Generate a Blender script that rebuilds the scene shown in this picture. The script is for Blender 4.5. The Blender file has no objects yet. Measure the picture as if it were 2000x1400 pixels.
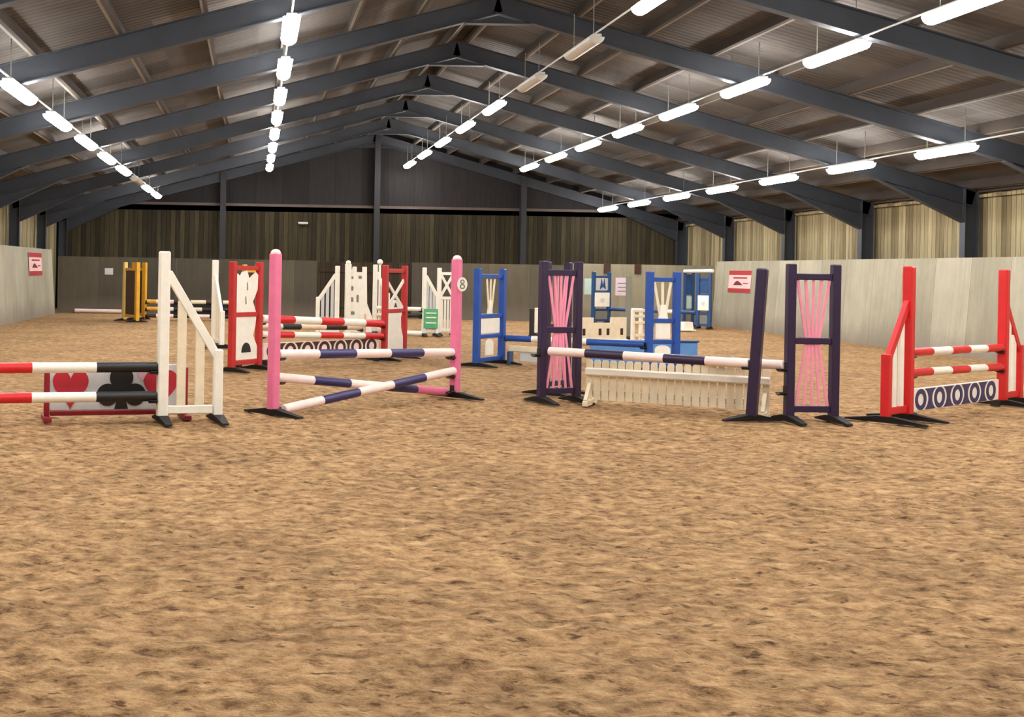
import bpy, bmesh, math, random
from mathutils import Vector, Matrix, noise

random.seed(7)
scene = bpy.context.scene
col = scene.collection
PI = math.pi

# ------------------------------------------------------------------ camera data
F = 2333.0            # focal length in pixels of a 2000 px wide frame
HC = 1.45             # eye height
ROLL = 0.018
PX, PY = 497.0, 525.0  # where the hall's long axis vanishes


def gp(px, py, z=0.0):
    """world x, y of the point at height z that the photograph shows at px, py"""
    dx, dy = px - PX, py - PY
    u = dx + ROLL * dy
    v = dy - ROLL * dx
    y = F * (HC - z) / v
    return (u * y / F, y)


# ------------------------------------------------------------------ materials
def lin(c):
    out = []
    for v in c:
        v = v / 255.0
        out.append(v / 12.92 if v <= 0.04045 else ((v + 0.055) / 1.055) ** 2.4)
    return tuple(out) + (1.0,)


class NT:
    def __init__(self, name):
        self.m = bpy.data.materials.new(name)
        self.m.use_nodes = True
        self.t = self.m.node_tree
        self.b = self.t.nodes['Principled BSDF']

    def n(self, kind, **kw):
        nd = self.t.nodes.new(kind)
        for k, v in kw.items():
            setattr(nd, k, v)
        return nd

    def l(self, a, b):
        self.t.links.new(a, b)

    def coords(self):
        if not hasattr(self, '_co'):
            self._co = self.n('ShaderNodeTexCoord')
        return self._co.outputs['Object']

    def mapped(self, scale, src=None):
        mp = self.n('ShaderNodeMapping')
        mp.inputs['Scale'].default_value = scale
        self.l(src or self.coords(), mp.inputs['Vector'])
        return mp.outputs['Vector']

    def noise(self, scale, detail=3, rough=0.55, vec=None):
        nd = self.n('ShaderNodeTexNoise')
        nd.inputs['Scale'].default_value = scale
        nd.inputs['Detail'].default_value = detail
        nd.inputs['Roughness'].default_value = rough
        self.l(vec or self.coords(), nd.inputs['Vector'])
        return nd.outputs['Fac']

    def ramp(self, fac, stops):
        nd = self.n('ShaderNodeValToRGB')
        cr = nd.color_ramp
        while len(cr.elements) < len(stops):
            cr.elements.new(0.5)
        for e, (p, c) in zip(cr.elements, stops):
            e.position = p
            e.color = c
        self.l(fac, nd.inputs['Fac'])
        return nd.outputs['Color']

    def mix(self, fac, a, b, mode='MIX'):
        nd = self.n('ShaderNodeMix', data_type='RGBA', blend_type=mode)
        for i, x in ((0, fac), (6, a), (7, b)):
            if isinstance(x, (int, float)):
                nd.inputs[i].default_value = x
            elif isinstance(x, tuple):
                nd.inputs[i].default_value = x
            else:
                self.l(x, nd.inputs[i])
        return nd.outputs[2]

    def math(self, op, a, b=0.0):
        nd = self.n('ShaderNodeMath', operation=op)
        for i, x in ((0, a), (1, b)):
            if isinstance(x, (int, float)):
                nd.inputs[i].default_value = x
            else:
                self.l(x, nd.inputs[i])
        return nd.outputs[0]

    def bump(self, h, strength=0.3, dist=0.01):
        nd = self.n('ShaderNodeBump')
        nd.inputs['Strength'].default_value = strength
        nd.inputs['Distance'].default_value = dist
        self.l(h, nd.inputs['Height'])
        self.l(nd.outputs['Normal'], self.b.inputs['Normal'])

    def color(self, c):
        if isinstance(c, tuple):
            self.b.inputs['Base Color'].default_value = c
        else:
            self.l(c, self.b.inputs['Base Color'])

    def rough(self, r):
        self.b.inputs['Roughness'].default_value = r


def g(v):
    return (v, v, v, 1.0)


def paint(name, rgb, rough=0.5, wear=0.12, scale=7.0, metal=0.0):
    k = NT(name)
    c = lin(rgb)
    d = tuple(x * (1 - wear * 2.2) for x in c[:3]) + (1.0,)
    f = k.noise(scale, 5, 0.65)
    k.color(k.ramp(f, [(0.25, d), (0.62, c)]))
    k.rough(rough)
    k.b.inputs['Metallic'].default_value = metal
    k.bump(k.noise(60, 2), 0.06, 0.004)
    return k.m


M = {}
M['white'] = paint('white_paint', (247, 242, 228), 0.45, 0.05)
M['cream'] = paint('cream_paint', (240, 226, 196), 0.5, 0.07)
M['red'] = paint('red_paint', (214, 30, 34), 0.42, 0.08)
M['dullred'] = paint('weathered_red_paint', (192, 40, 38), 0.5, 0.12)
M['pink'] = paint('pink_paint', (238, 122, 160), 0.45, 0.07)
M['palepink'] = paint('pale_pink_paint', (250, 226, 218), 0.45, 0.05)
M['strippink'] = paint('strip_pink_paint', (246, 152, 178), 0.45, 0.05)
M['navy'] = paint('navy_paint', (52, 44, 98), 0.4, 0.1)
M['purple'] = paint('dark_purple_paint', (44, 26, 62), 0.4, 0.1)
M['blue'] = paint('blue_paint', (28, 78, 164), 0.42, 0.1)
M['deepblue'] = paint('deep_blue_paint', (32, 72, 122), 0.45, 0.1)
M['skyblue'] = paint('light_blue_paint', (98, 152, 214), 0.45, 0.07)
M['yellow'] = paint('yellow_paint', (222, 164, 34), 0.45, 0.08)
M['paleyellow'] = paint('pale_yellow_paint', (232, 200, 112), 0.45, 0.07)
M['brown'] = paint('dark_brown_paint', (66, 34, 18), 0.55, 0.1)
M['green'] = paint('green_paint', (92, 180, 126), 0.45, 0.08)
M['black'] = paint('black_paint', (26, 25, 27), 0.45, 0.1)
M['rubber'] = paint('black_rubber_foot', (22, 20, 22), 0.75, 0.1)
M['steel'] = paint('blue_grey_steel', (54, 58, 65), 0.55, 0.14, 2.0)
M['poststeel'] = paint('dark_post_steel', (40, 38, 42), 0.6, 0.12, 2.0)
M['girt'] = paint('grey_brown_rail', (98, 84, 76), 0.7, 0.12, 2.0)
M['grey'] = paint('grey_paint', (128, 128, 116), 0.55, 0.08)
M['mark_red'] = paint('sign_red', (172, 48, 52), 0.5, 0.06)
M['mark_pink'] = paint('sign_pink', (238, 196, 192), 0.5, 0.04)
M['mark_dark'] = paint('sign_dark', (110, 40, 52), 0.5, 0.05)
M['mauve'] = paint('poster_mauve', (216, 196, 206), 0.6, 0.05)
M['mint'] = paint('poster_mint', (190, 212, 200), 0.6, 0.05)
M['cardred'] = paint('card_suit_red', (188, 36, 54), 0.45, 0.07)
M['cardframe'] = paint('card_frame_red', (150, 24, 40), 0.5, 0.1)
M['cardpink'] = paint('card_suit_pink', (206, 170, 184), 0.5, 0.05)
M['housing'] = paint('white_enamel', (214, 214, 210), 0.4, 0.04)
M['greysheet'] = paint('grey_white_board', (206, 206, 206), 0.5, 0.06)


def lamp_mat():
    k = NT('lit_diffuser')
    k.color(g(0.9))
    k.b.inputs['Emission Color'].default_value = (1.0, 0.985, 0.965, 1)
    k.b.inputs['Emission Strength'].default_value = 44.0
    return k.m


M['lamp'] = lamp_mat()
M['unlit'] = paint('unlit_diffuser', (205, 200, 190), 0.35, 0.03)


def sand():
    k = NT('arena_sand')
    co = k.coords()
    big = k.noise(0.9, 5, 0.65)
    mid = k.noise(5.0, 4, 0.6, k.mapped((1, 1.5, 1)))
    fine = k.noise(9.0, 6, 0.72, k.mapped((1, 1.35, 1)))
    speck = k.noise(13.0, 3, 0.6, k.mapped((0.8, 1.6, 1)))
    base = k.ramp(fine, [(0.30, lin((84, 60, 38))), (0.42, lin((160, 124, 86))),
                         (0.56, lin((200, 161, 116))), (0.74, lin((228, 192, 146)))])
    hol = k.ramp(mid, [(0.30, g(0.60)), (0.52, g(1.0))])  # darkens the bump hollows: shade between clods painted into the colour
    c = k.mix(0.8, base, hol, 'MULTIPLY')
    wide = k.ramp(big, [(0.34, (0.74, 0.72, 0.70, 1)), (0.6, (1.05, 1.04, 1.01, 1))])
    c = k.mix(0.8, c, wide, 'MULTIPLY')
    sp = k.ramp(speck, [(0.31, g(1.0)), (0.385, g(0.0))])
    c = k.mix(k.math('MULTIPLY', sp, 0.8), c, lin((74, 50, 32)))  # dark spots: painted shade of hollows, along with fibre and rubber bits
    k.color(c)
    k.rough(0.95)
    k.b.inputs['Specular IOR Level'].default_value = 0.15
    h = k.math('ADD', k.math('MULTIPLY', mid, 1.2), fine)
    k.bump(h, 1.0, 0.06)
    return k.m


M['sand'] = sand()


def boards(name, lo, hi, gap, width=0.15, axis='Y', stain=0.35, joint=None):
    """vertical boards laid side by side along one axis"""
    k = NT(name)
    sx = k.n('ShaderNodeSeparateXYZ')
    k.l(k.coords(), sx.inputs[0])
    a = k.math('DIVIDE', sx.outputs[axis], width)
    fl = k.math('FLOOR', a)
    wn = k.n('ShaderNodeTexWhiteNoise', noise_dimensions='1D')
    k.l(fl, wn.inputs['W'])
    base = k.ramp(wn.outputs['Value'], [(0.0, lin(lo)), (1.0, lin(hi))])
    sc = (4.0, 9.0, 0.6) if axis == 'Y' else (9.0, 4.0, 0.6)
    grain = k.noise(2.2, 6, 0.7, k.mapped(sc))
    gr = k.ramp(grain, [(0.3, g(1 - stain)), (0.65, g(1.05))])
    c = k.mix(1.0, base, gr, 'MULTIPLY')
    fr = k.math('FRACT', a)
    edge = k.math('LESS_THAN', fr, 0.012 / width)
    c = k.mix(edge, c, lin(gap))
    k.color(c)
    k.rough(0.85)
    k.b.inputs['Specular IOR Level'].default_value = 0.2
    k.bump(k.math('SUBTRACT', grain, k.math('MULTIPLY', edge, 1.5)), 0.35, 0.01)
    return k.m


M['side_boards'] = boards('side_timber_boarding', (120, 106, 78), (184, 168, 130), (72, 60, 40), 0.15, 'Y', 0.42)
M['gable_boards'] = boards('dark_gable_boarding', (50, 44, 32), (80, 71, 50), (20, 16, 12), 0.16, 'X', 0.45)  # aged timber; weaker light at the far gable also put into its colour
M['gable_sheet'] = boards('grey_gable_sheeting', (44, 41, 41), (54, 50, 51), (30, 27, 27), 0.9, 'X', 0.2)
M['front_boards'] = boards('front_timber_boarding', (150, 128, 88), (196, 176, 130), (92, 74, 46), 0.15, 'X', 0.35)


def kicker(name, lo, hi, axis, width, dirt):
    k = NT(name)
    sx = k.n('ShaderNodeSeparateXYZ')
    k.l(k.coords(), sx.inputs[0])
    a = k.math('DIVIDE', sx.outputs[axis], width)
    wn = k.n('ShaderNodeTexWhiteNoise', noise_dimensions='1D')
    k.l(k.math('FLOOR', a), wn.inputs['W'])
    base = k.ramp(wn.outputs['Value'], [(0.0, lin(lo)), (1.0, lin(hi))])
    blot = k.noise(0.9, 5, 0.65, k.mapped((1, 1, 0.7)))
    streak = k.noise(3.0, 4, 0.6, k.mapped((3.0, 3.0, 0.25)))
    c = k.mix(0.9, base, k.ramp(blot, [(0.3, g(0.74)), (0.66, g(1.04))]), 'MULTIPLY')
    c = k.mix(0.6, c, k.ramp(streak, [(0.3, g(0.8)), (0.6, g(1.03))]), 'MULTIPLY')
    # splashed dirt along the foot of the boards
    up = k.math('ADD', sx.outputs['Z'], k.math('MULTIPLY', blot, 0.5))
    splash = k.ramp(up, [(0.28, g(dirt)), (0.75, g(0.0))])
    c = k.mix(splash, c, lin((128, 116, 104)))
    edge = k.math('LESS_THAN', k.math('FRACT', a), 0.010 / width)
    c = k.mix(edge, c, lin((110, 100, 84)))
    k.color(c)
    k.rough(0.7)
    k.b.inputs['Specular IOR Level'].default_value = 0.3
    k.bump(k.math('SUBTRACT', streak, k.math('MULTIPLY', edge, 2.0)), 0.2, 0.008)
    return k.m


M['kick_side'] = kicker('pale_kickboard', (160, 153, 132), (178, 171, 151), 'Y', 1.22, 0.75)
M['kick_back'] = kicker('dimmed_weathered_kickboard', (76, 71, 60), (106, 98, 80), 'X', 1.22, 0.5)  # worn boards, darkened in colour for the fewer lamps at this end
M['kick_pale'] = kicker('pale_back_kickboard', (146, 139, 116), (166, 156, 130), 'X', 1.22, 0.5)
M['door_boards'] = boards('dark_door_boarding', (56, 46, 36), (72, 60, 46), (26, 20, 14), 0.16, 'X', 0.3)


def roof():
    k = NT('roof_sheeting')
    sx = k.n('ShaderNodeSeparateXYZ')
    k.l(k.coords(), sx.inputs[0])
    cv = k.n('ShaderNodeCombineXYZ')
    k.l(k.math('FLOOR', k.math('DIVIDE', sx.outputs['X'], 1.47)), cv.inputs[0])
    k.l(k.math('FLOOR', k.math('DIVIDE', sx.outputs['Y'], 1.02)), cv.inputs[1])
    wn = k.n('ShaderNodeTexWhiteNoise', noise_dimensions='2D')
    k.l(cv.outputs[0], wn.inputs['Vector'])
    base = k.ramp(wn.outputs['Value'], [(0.0, lin((72, 65, 59))), (0.55, lin((85, 78, 72))), (1.0, lin((102, 96, 90)))])
    blot = k.noise(1.6, 5, 0.65)
    c = k.mix(0.9, base, k.ramp(blot, [(0.3, g(0.72)), (0.65, g(1.05))]), 'MULTIPLY')
    k.color(c)
    k.rough(0.85)
    wv = k.n('ShaderNodeTexWave', wave_type='BANDS', bands_direction='Y')
    wv.inputs['Scale'].default_value = 1.9
    k.l(k.coords(), wv.inputs['Vector'])
    k.bump(wv.outputs['Fac'], 0.5, 0.03)
    return k.m


M['roof'] = roof()
M['purlin'] = paint('dark_purlin', (62, 52, 44), 0.8, 0.12, 3.0)
M['lip'] = paint('lamplit_lip', (122, 114, 102), 0.6, 0.1, 3.0)  # purlin underside: lamplight put into its colour, shade into the dark web


# ------------------------------------------------------------------ mesh helpers
def link_mesh(name, bm, mats, parent=None, smooth=False):
    bmesh.ops.recalc_face_normals(bm, faces=bm.faces[:])
    me = bpy.data.meshes.new(name)
    bm.to_mesh(me)
    bm.free()
    if not isinstance(mats, (list, tuple)):
        mats = [mats]
    for m in mats:
        me.materials.append(m)
    if smooth:
        for p in me.polygons:
            p.use_smooth = True
        me.set_sharp_from_angle(angle=math.radians(40))
    o = bpy.data.objects.new(name, me)
    col.objects.link(o)
    if parent:
        o.parent = parent
    return o


def add_box(bm, c, s, rot=None, bev=0.0, mi=0):
    r = bmesh.ops.create_cube(bm, size=1.0)
    vs = r['verts']
    bmesh.ops.scale(bm, vec=Vector(s), verts=vs)
    fs = list({f for v in vs for f in v.link_faces})
    for f in fs:
        f.material_index = mi
    if bev > 0:
        es = list({e for v in vs for e in v.link_edges})
        rr = bmesh.ops.bevel(bm, geom=es, offset=min(bev, min(s) * 0.4), segments=1, profile=0.5, affect='EDGES')
        vs = list({v for f in rr['faces'] for v in f.verts} | {v for v in vs if v.is_valid})
        for f in {f for v in vs for f in v.link_faces}:
            f.material_index = mi
    if rot is not None:
        bmesh.ops.rotate(bm, cent=(0, 0, 0), matrix=rot, verts=vs)
    bmesh.ops.translate(bm, vec=Vector(c), verts=vs)
    return vs


def add_bar(bm, p0, p1, w, d, up=(0, 1, 0), bev=0.004, mi=0):
    """box of width w (in the plane across 'up') and depth d (along 'up') from p0 to p1"""
    p0, p1 = Vector(p0), Vector(p1)
    z = (p1 - p0)
    L = z.length
    z.normalize()
    y = Vector(up)
    y = (y - z * y.dot(z)).normalized()
    x = y.cross(z)
    rot = Matrix((x, y, z)).transposed()
    return add_box(bm, (p0 + p1) / 2, (w, d, L), rot, bev, mi)


def add_tube(bm, p0, p1, r, seg=12, mi=0, r2=None):
    p0, p1 = Vector(p0), Vector(p1)
    z = p1 - p0
    q = z.to_track_quat('Z', 'Y').to_matrix()
    rr = bmesh.ops.create_cone(bm, cap_ends=True, segments=seg, radius1=r, radius2=r if r2 is None else r2, depth=z.length)
    bmesh.ops.rotate(bm, cent=(0, 0, 0), matrix=q, verts=rr['verts'])
    bmesh.ops.translate(bm, vec=(p0 + p1) / 2, verts=rr['verts'])
    for f in {f for v in rr['verts'] for f in v.link_faces}:
        f.material_index = mi
    return rr['verts']


def add_poly(bm, pts, y0, y1, mi=0):
    """outline in the local x-z plane, extruded from y0 to y1"""
    a = [bm.verts.new((x, y0, z)) for x, z in pts]
    b = [bm.verts.new((x, y1, z)) for x, z in pts]
    n = len(pts)
    fs = [bm.faces.new(a), bm.faces.new(b[::-1])]
    for i in range(n):
        j = (i + 1) % n
        fs.append(bm.faces.new((a[i], b[i], b[j], a[j])))
    for f in fs:
        f.material_index = mi


def ring_pts(cx, cz, rx, rz, n=28):
    return [(cx + rx * math.cos(2 * PI * i / n), cz + rz * math.sin(2 * PI * i / n)) for i in range(n)]


def add_annulus(bm, cx, cz, ro, ri, y0, y1, n=28, sx=1.0):
    o = ring_pts(cx, cz, ro * sx, ro, n)
    i_ = ring_pts(cx, cz, ri * sx, ri, n)
    vo = [[bm.verts.new((x, y, z)) for x, z in o] for y in (y0, y1)]
    vi = [[bm.verts.new((x, y, z)) for x, z in i_] for y in (y0, y1)]
    for k in range(n):
        j = (k + 1) % n
        bm.faces.new((vo[0][k], vo[0][j], vi[0][j], vi[0][k]))
        bm.faces.new((vo[1][k], vi[1][k], vi[1][j], vo[1][j]))
        bm.faces.new((vo[0][k], vo[1][k], vo[1][j], vo[0][j]))
        bm.faces.new((vi[0][k], vi[0][j], vi[1][j], vi[1][k]))


def tag(o, label=None, cat=None, group=None, kind=None):
    if label:
        o['label'] = label
    if cat:
        o['category'] = cat
    if group:
        o['group'] = group
    if kind:
        o['kind'] = kind
    return o


class Thing:
    def __init__(self, name, label, cat, loc, rotz=0.0, group=None, kind=None):
        self.o = bpy.data.objects.new(name, None)
        self.o.empty_display_size = 0.1
        col.objects.link(self.o)
        self.o.location = loc if len(loc) == 3 else (loc[0], loc[1], 0)
        self.o.rotation_euler = (0, 0, rotz)
        tag(self.o, label, cat, group, kind)

    def box(self, name, c, s, mat, bev=0.006, parent=None, label=None):
        bm = bmesh.new()
        add_box(bm, c, s, None, bev)
        o = link_mesh(name, bm, mat, parent or self.o)
        if label:
            o['label'] = label
        return o

    def bar(self, name, p0, p1, w, d, mat, up=(0, 1, 0), bev=0.005, parent=None):
        bm = bmesh.new()
        add_bar(bm, p0, p1, w, d, up, bev)
        return link_mesh(name, bm, mat, parent or self.o)

    def poly(self, name, pts, y0, y1, mat, parent=None, label=None):
        bm = bmesh.new()
        add_poly(bm, pts, y0, y1)
        o = link_mesh(name, bm, mat, parent or self.o)
        if label:
            o['label'] = label
        return o

    def foot(self, x, length=0.66, turn=0.0, half=0.05, mat=None):
        bm = bmesh.new()
        L = length / 2
        # low spread foot, thick at the post and thin at the tips
        prof = [(-L, 0.0), (L, 0.0), (L, 0.018), (0.07, 0.065), (-0.07, 0.065), (-L, 0.018)]
        a = [bm.verts.new((-half * (1.0 if abs(y) < 0.1 else 0.6), y, z)) for y, z in prof]
        b = [bm.verts.new((half * (1.0 if abs(y) < 0.1 else 0.6), y, z)) for y, z in prof]
        bm.faces.new(a)
        bm.faces.new(b[::-1])
        for i in range(6):
            j = (i + 1) % 6
            bm.faces.new((a[i], b[i], b[j], a[j]))
        bmesh.ops.rotate(bm, cent=(0, 0, 0), matrix=Matrix.Rotation(turn, 3, 'Z'), verts=bm.verts[:])
        bmesh.ops.translate(bm, vec=(x, 0, 0), verts=bm.verts[:])
        return link_mesh('foot', bm, mat or M['rubber'], self.o)

    def cup(self, z, x=-0.055, side=-1, mat=None):
        """pole cup: back plate against the post and a short tray under the pole"""
        bm = bmesh.new()
        add_box(bm, (x + side * 0.004, 0, z - 0.02), (0.010, 0.06, 0.10), None, 0.002)
        n = 7
        prev = None
        r = 0.056
        for i in range(n):
            a = PI + PI * (0.2 + 0.6 * i / (n - 1))
            ring = []
            for rr, xx in ((r, x), (r + 0.010, x), (r + 0.010, x + side * 0.075), (r, x + side * 0.075)):
                ring.append(bm.verts.new((xx, rr * math.cos(a), z + rr * math.sin(a))))
            if prev:
                for k in range(4):
                    bm.faces.new((prev[k], prev[(k + 1) % 4], ring[(k + 1) % 4], ring[k]))
            else:
                bm.faces.new(ring)
            prev = ring
        bm.faces.new(prev[::-1])
        return link_mesh('pole_cup', bm, mat or M['black'], self.o)


def pole(label, p0, p1, bands, r=0.048, group='jump poles resting in cups'):
    """round jump pole; bands = list of (end fraction, material key)"""
    p0, p1 = Vector(p0), Vector(p1)
    d = p1 - p0
    L = d.length
    keys = []
    for _, k in bands:
        if k not in keys:
            keys.append(k)
    bm = bmesh.new()
    seg = 20
    prof = [(0.0, r * 0.86), (0.006, r)]
    cuts = []
    for e, k in bands:
        cuts.append((e * L, k))
    rings = []

    def ring(x, rr):
        return [bm.verts.new((x - L / 2, rr * math.cos(2 * PI * i / seg), rr * math.sin(2 * PI * i / seg))) for i in range(seg)]
    xs = [(0.0, r * 0.84, keys.index(bands[0][1])), (0.008, r, keys.index(bands[0][1]))]
    for e, k in cuts:
        xs.append((min(e, L - 0.008), r, keys.index(k)))
    xs.append((L, r * 0.84, keys.index(bands[-1][1])))
    for x, rr, mi in xs:
        rings.append((ring(x, rr), mi))
    for (a, _), (b, mi) in zip(rings[:-1], rings[1:]):
        for i in range(seg):
            j = (i + 1) % seg
            f = bm.faces.new((a[i], a[j], b[j], b[i]))
            f.material_index = mi
    bm.faces.new(rings[0][0]).material_index = rings[0][1]
    bm.faces.new(rings[-1][0][::-1]).material_index = rings[-1][1]
    o = link_mesh('jump_pole', bm, [M[k] for k in keys], None, True)
    o.location = (p0 + p1) / 2
    o.rotation_mode = 'QUATERNION'
    x = d.normalized()
    y = Vector((0, 0, 1)).cross(x).normalized()
    z = x.cross(y)
    o.rotation_quaternion = Matrix((x, y, z)).transposed().to_quaternion()
    tag(o, label, 'pole', group)
    return o


def even(*keys):
    n = len(keys)
    return [((i + 1) / n, k) for i, k in enumerate(keys)]


def copy_tree(o, parent=None):
    c = o.copy()
    col.objects.link(c)
    if parent:
        c.parent = parent
    for ch in [x for x in bpy.data.objects if x.parent == o]:
        copy_tree(ch, c)
    return c


def ang(a, b):
    return math.atan2(b[1] - a[1], b[0] - a[0])


# ------------------------------------------------------------------ the building
RX, RZ, SL = 4.0, 6.3, 0.2705         # ridge position, height and roof slope
XL, XR = -6.35, 14.25                 # inner column faces
WL, WR = -6.75, 14.65                 # outer wall lines
YB, YF = 40.4, -4.2                   # gable ends
BAY = 4.08


def rz(x):
    return RZ - SL * abs(x - RX)


def struct(name, bm, mats, label=None, smooth=False):
    o = link_mesh(name, bm, mats, None, smooth)
    tag(o, label, None, None, 'structure')
    return o


# floor: real clods near the viewer, coarser further off
def span(a, b, st):
    n = max(1, round((b - a) / st))
    return [a + (b - a) * i / n for i in range(n)]


xs = span(-6.9, -3.0, 0.45) + span(-3.0, 8.4, 0.029) + span(8.4, 14.8, 0.45) + [14.8]
ys = span(YF, 3.2, 0.6) + span(3.2, 9.0, 0.029) + span(9.0, 14.0, 0.05) + span(14.0, 41.0, 0.5) + [41.0]


def ground_h(x, y):
    n1 = noise.noise((x * 5.2, y * 6.0, 0.0))
    n2 = noise.noise((x * 13.0, y * 14.0, 7.0))
    n3 = noise.noise((x * 0.9, y * 0.9, 3.0))
    n4 = noise.noise((x * 7.5, y * 9.5, 11.0))
    h = 0.016 * n1 + 0.010 * n2 + 0.012 * n3 + 0.020 * (abs(n4) - 0.25)
    if not (-3.0 < x < 8.4 and 3.2 < y < 14.0):
        h = 0.010 * n3
    return h - 0.016


bm = bmesh.new()
grid = [[bm.verts.new((x, y, ground_h(x, y))) for x in xs] for y in ys]
for j in range(len(ys) - 1):
    for i in range(len(xs) - 1):
        bm.faces.new((grid[j][i], grid[j][i + 1], grid[j + 1][i + 1], grid[j + 1][i]))
me = bpy.data.meshes.new('floor')
bm.to_mesh(me)
bm.free()
me.materials.append(M['sand'])
for p in me.polygons:
    p.use_smooth = True
fl = bpy.data.objects.new('floor', me)
col.objects.link(fl)
tag(fl, 'brown sand and fibre riding surface, churned into small clods', None, None, 'structure')

# roof sheets
bm = bmesh.new()
for (xa, xb) in ((WL - 0.1, RX), (RX, WR + 0.1)):
    za, zb = rz(xa), rz(xb)
    v = [bm.verts.new(p) for p in ((xa, YF - 0.1, za), (xb, YF - 0.1, zb), (xb, YB + 0.3, zb), (xa, YB + 0.3, za),
                                   (xa, YF - 0.1, za + 0.06), (xb, YF - 0.1, zb + 0.06), (xb, YB + 0.3, zb + 0.06), (xa, YB + 0.3, za + 0.06))]
    for idx in ((0, 1, 2, 3), (4, 5, 6, 7), (0, 1, 5, 4), (1, 2, 6, 5), (2, 3, 7, 6), (3, 0, 4, 7)):
        bm.faces.new([v[i] for i in idx])
struct('ceiling', bm, M['roof'], 'brownish grey corrugated roof sheeting on two slopes')

# side walls above the kickboards
for nm, x, lab in (('wall_right', WR, 'pale vertical timber boarding above the right kickboards'),
                   ('wall_left', WL, 'pale vertical timber boarding above the left kickboards')):
    bm = bmesh.new()
    add_box(bm, (x, (YB + YF) / 2, 1.75), (0.06, YB - YF, 3.5))
    struct(nm, bm, M['side_boards'], lab)


def gable(bm, y, z0, th):
    pts = [(WL, z0), (WR, z0), (WR, rz(WR)), (RX, RZ), (WL, rz(WL))]
    add_poly(bm, pts, y, y + th)


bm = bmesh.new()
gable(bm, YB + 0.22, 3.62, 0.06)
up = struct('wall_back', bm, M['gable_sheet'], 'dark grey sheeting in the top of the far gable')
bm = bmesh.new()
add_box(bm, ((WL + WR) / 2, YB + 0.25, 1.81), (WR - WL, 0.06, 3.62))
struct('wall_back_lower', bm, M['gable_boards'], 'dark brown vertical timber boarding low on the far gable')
bm = bmesh.new()
gable(bm, YF - 0.06, 0.0, 0.06)
struct('wall_front', bm, M['front_boards'], 'timber boarding behind the viewer')

# steel portal frames
ntrim = [0]


def trim_name():
    ntrim[0] += 1
    return 'trim_%d' % ntrim[0]


def i_beam(bm, p0, p1, depth, width, up, tf=0.016, tw=0.012):
    """I section from p0 to p1; depth measured along 'up'"""
    p0, p1, up = Vector(p0), Vector(p1), Vector(up)
    z = (p1 - p0).normalized()
    up = (up - z * up.dot(z)).normalized()
    for s in (-1, 1):
        o = up * s * (depth / 2 - tf / 2)
        add_bar(bm, p0 + o, p1 + o, width, tf, up, 0)
    add_bar(bm, p0, p1, tw, depth - 2 * tf, up, 0)


PD = 0.19       # purlin depth
RD = 0.32       # rafter depth
k = 0
y = YB
fr_y = []
while y > YF + 0.3:
    fr_y.append(y)
    y -= BAY
for k, y in enumerate(fr_y):
    lab = 'blue-grey steel portal frame, %s from the far gable' % (
        ['first', 'second', 'third', 'fourth', 'fifth', 'sixth', 'seventh', 'eighth', 'ninth', 'tenth', 'eleventh', 'twelfth'][k])
    t = Thing(trim_name(), lab, None, (RX, y, 0), 0, None, 'structure')
    for s, xin in ((-1, XL), (1, XR)):
        xc = xin + s * 0.14 - RX
        bm = bmesh.new()
        i_beam(bm, (xc, 0, -0.05), (xc, 0, rz(xin) - 0.2), 0.28, 0.19, (1, 0, 0))
        link_mesh('column', bm, M['steel'], t.o)
        bm = bmesh.new()
        top = lambda x: rz(x + RX) - PD
        xe = xin + s * 0.26 - RX
        n = Vector((s * SL, 0, 1)).normalized()
        a = Vector((0, 0, top(0))) - n * RD / 2
        b = Vector((xe, 0, top(xe))) - n * RD / 2
        i_beam(bm, a, b, RD, 0.17, n)
        link_mesh('rafter', bm, M['steel'], t.o)
        # haunch under the rafter end
        bm = bmesh.new()
        x0, x1 = xin - RX, xin - s * 1.75 - RX
        zb = lambda x: top(x) - RD * 1.03
        drop = 0.36
        add_poly(bm, [(x0, zb(x0)), (x1, zb(x1)), (x0, zb(x0) - drop)], -0.006, 0.006)
        add_bar(bm, (x0, 0, zb(x0) - drop), (x1, 0, zb(x1)), 0.17, 0.016, (0, 0, 1), 0)
        add_bar(bm, (x0 - s * 0.006, 0, zb(x0)), (x0 - s * 0.006, 0, zb(x0) - drop), 0.17, 0.012, (1, 0, 0), 0)
        link_mesh('haunch', bm, M['steel'], t.o)
    bm = bmesh.new()
    add_poly(bm, [(-0.55, top(0.55) - RD * 1.03), (0.55, top(0.55) - RD * 1.03), (0.0, top(0.0) - RD * 1.03 - 0.12 + 0.10), ][::-1], -0.006, 0.006)
    add_bar(bm, (-0.55, 0, top(0.55) - RD * 1.03 - 0.012), (0.55, 0, top(0.55) - RD * 1.03 - 0.012), 0.17, 0.016, (0, 0, 1), 0)
    link_mesh('apex_plate', bm, M['steel'], t.o)

# purlins: timber joists along the hall on top of the rafters
ords = ['first', 'second', 'third', 'fourth', 'fifth', 'sixth', 'seventh', 'eighth', 'ninth', 'tenth', 'eleventh', 'twelfth', 'thirteenth']
for s in (-1, 1):
    for q in range(10):
        d = 0.20 + q * 1.13
        x = RX + s * d
        if not WL < x < WR:
            continue
        bm = bmesh.new()
        z = rz(x)
        rot = Matrix.Rotation(math.atan(SL) * s, 3, 'Y')
        add_box(bm, (x, (YB + YF) / 2, z - PD / 2), (0.05, YB - YF + 0.4, PD), rot, 0)
        add_box(bm, (x, (YB + YF) / 2, z - PD + 0.008), (0.085, YB - YF + 0.4, 0.014), rot, 0, 1)
        o = struct(trim_name(), bm, [M['purlin'], M['lip']], 'dark purlin under the %s roof slope, %s from the ridge' % ('right' if s > 0 else 'left', ords[q]))

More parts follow.
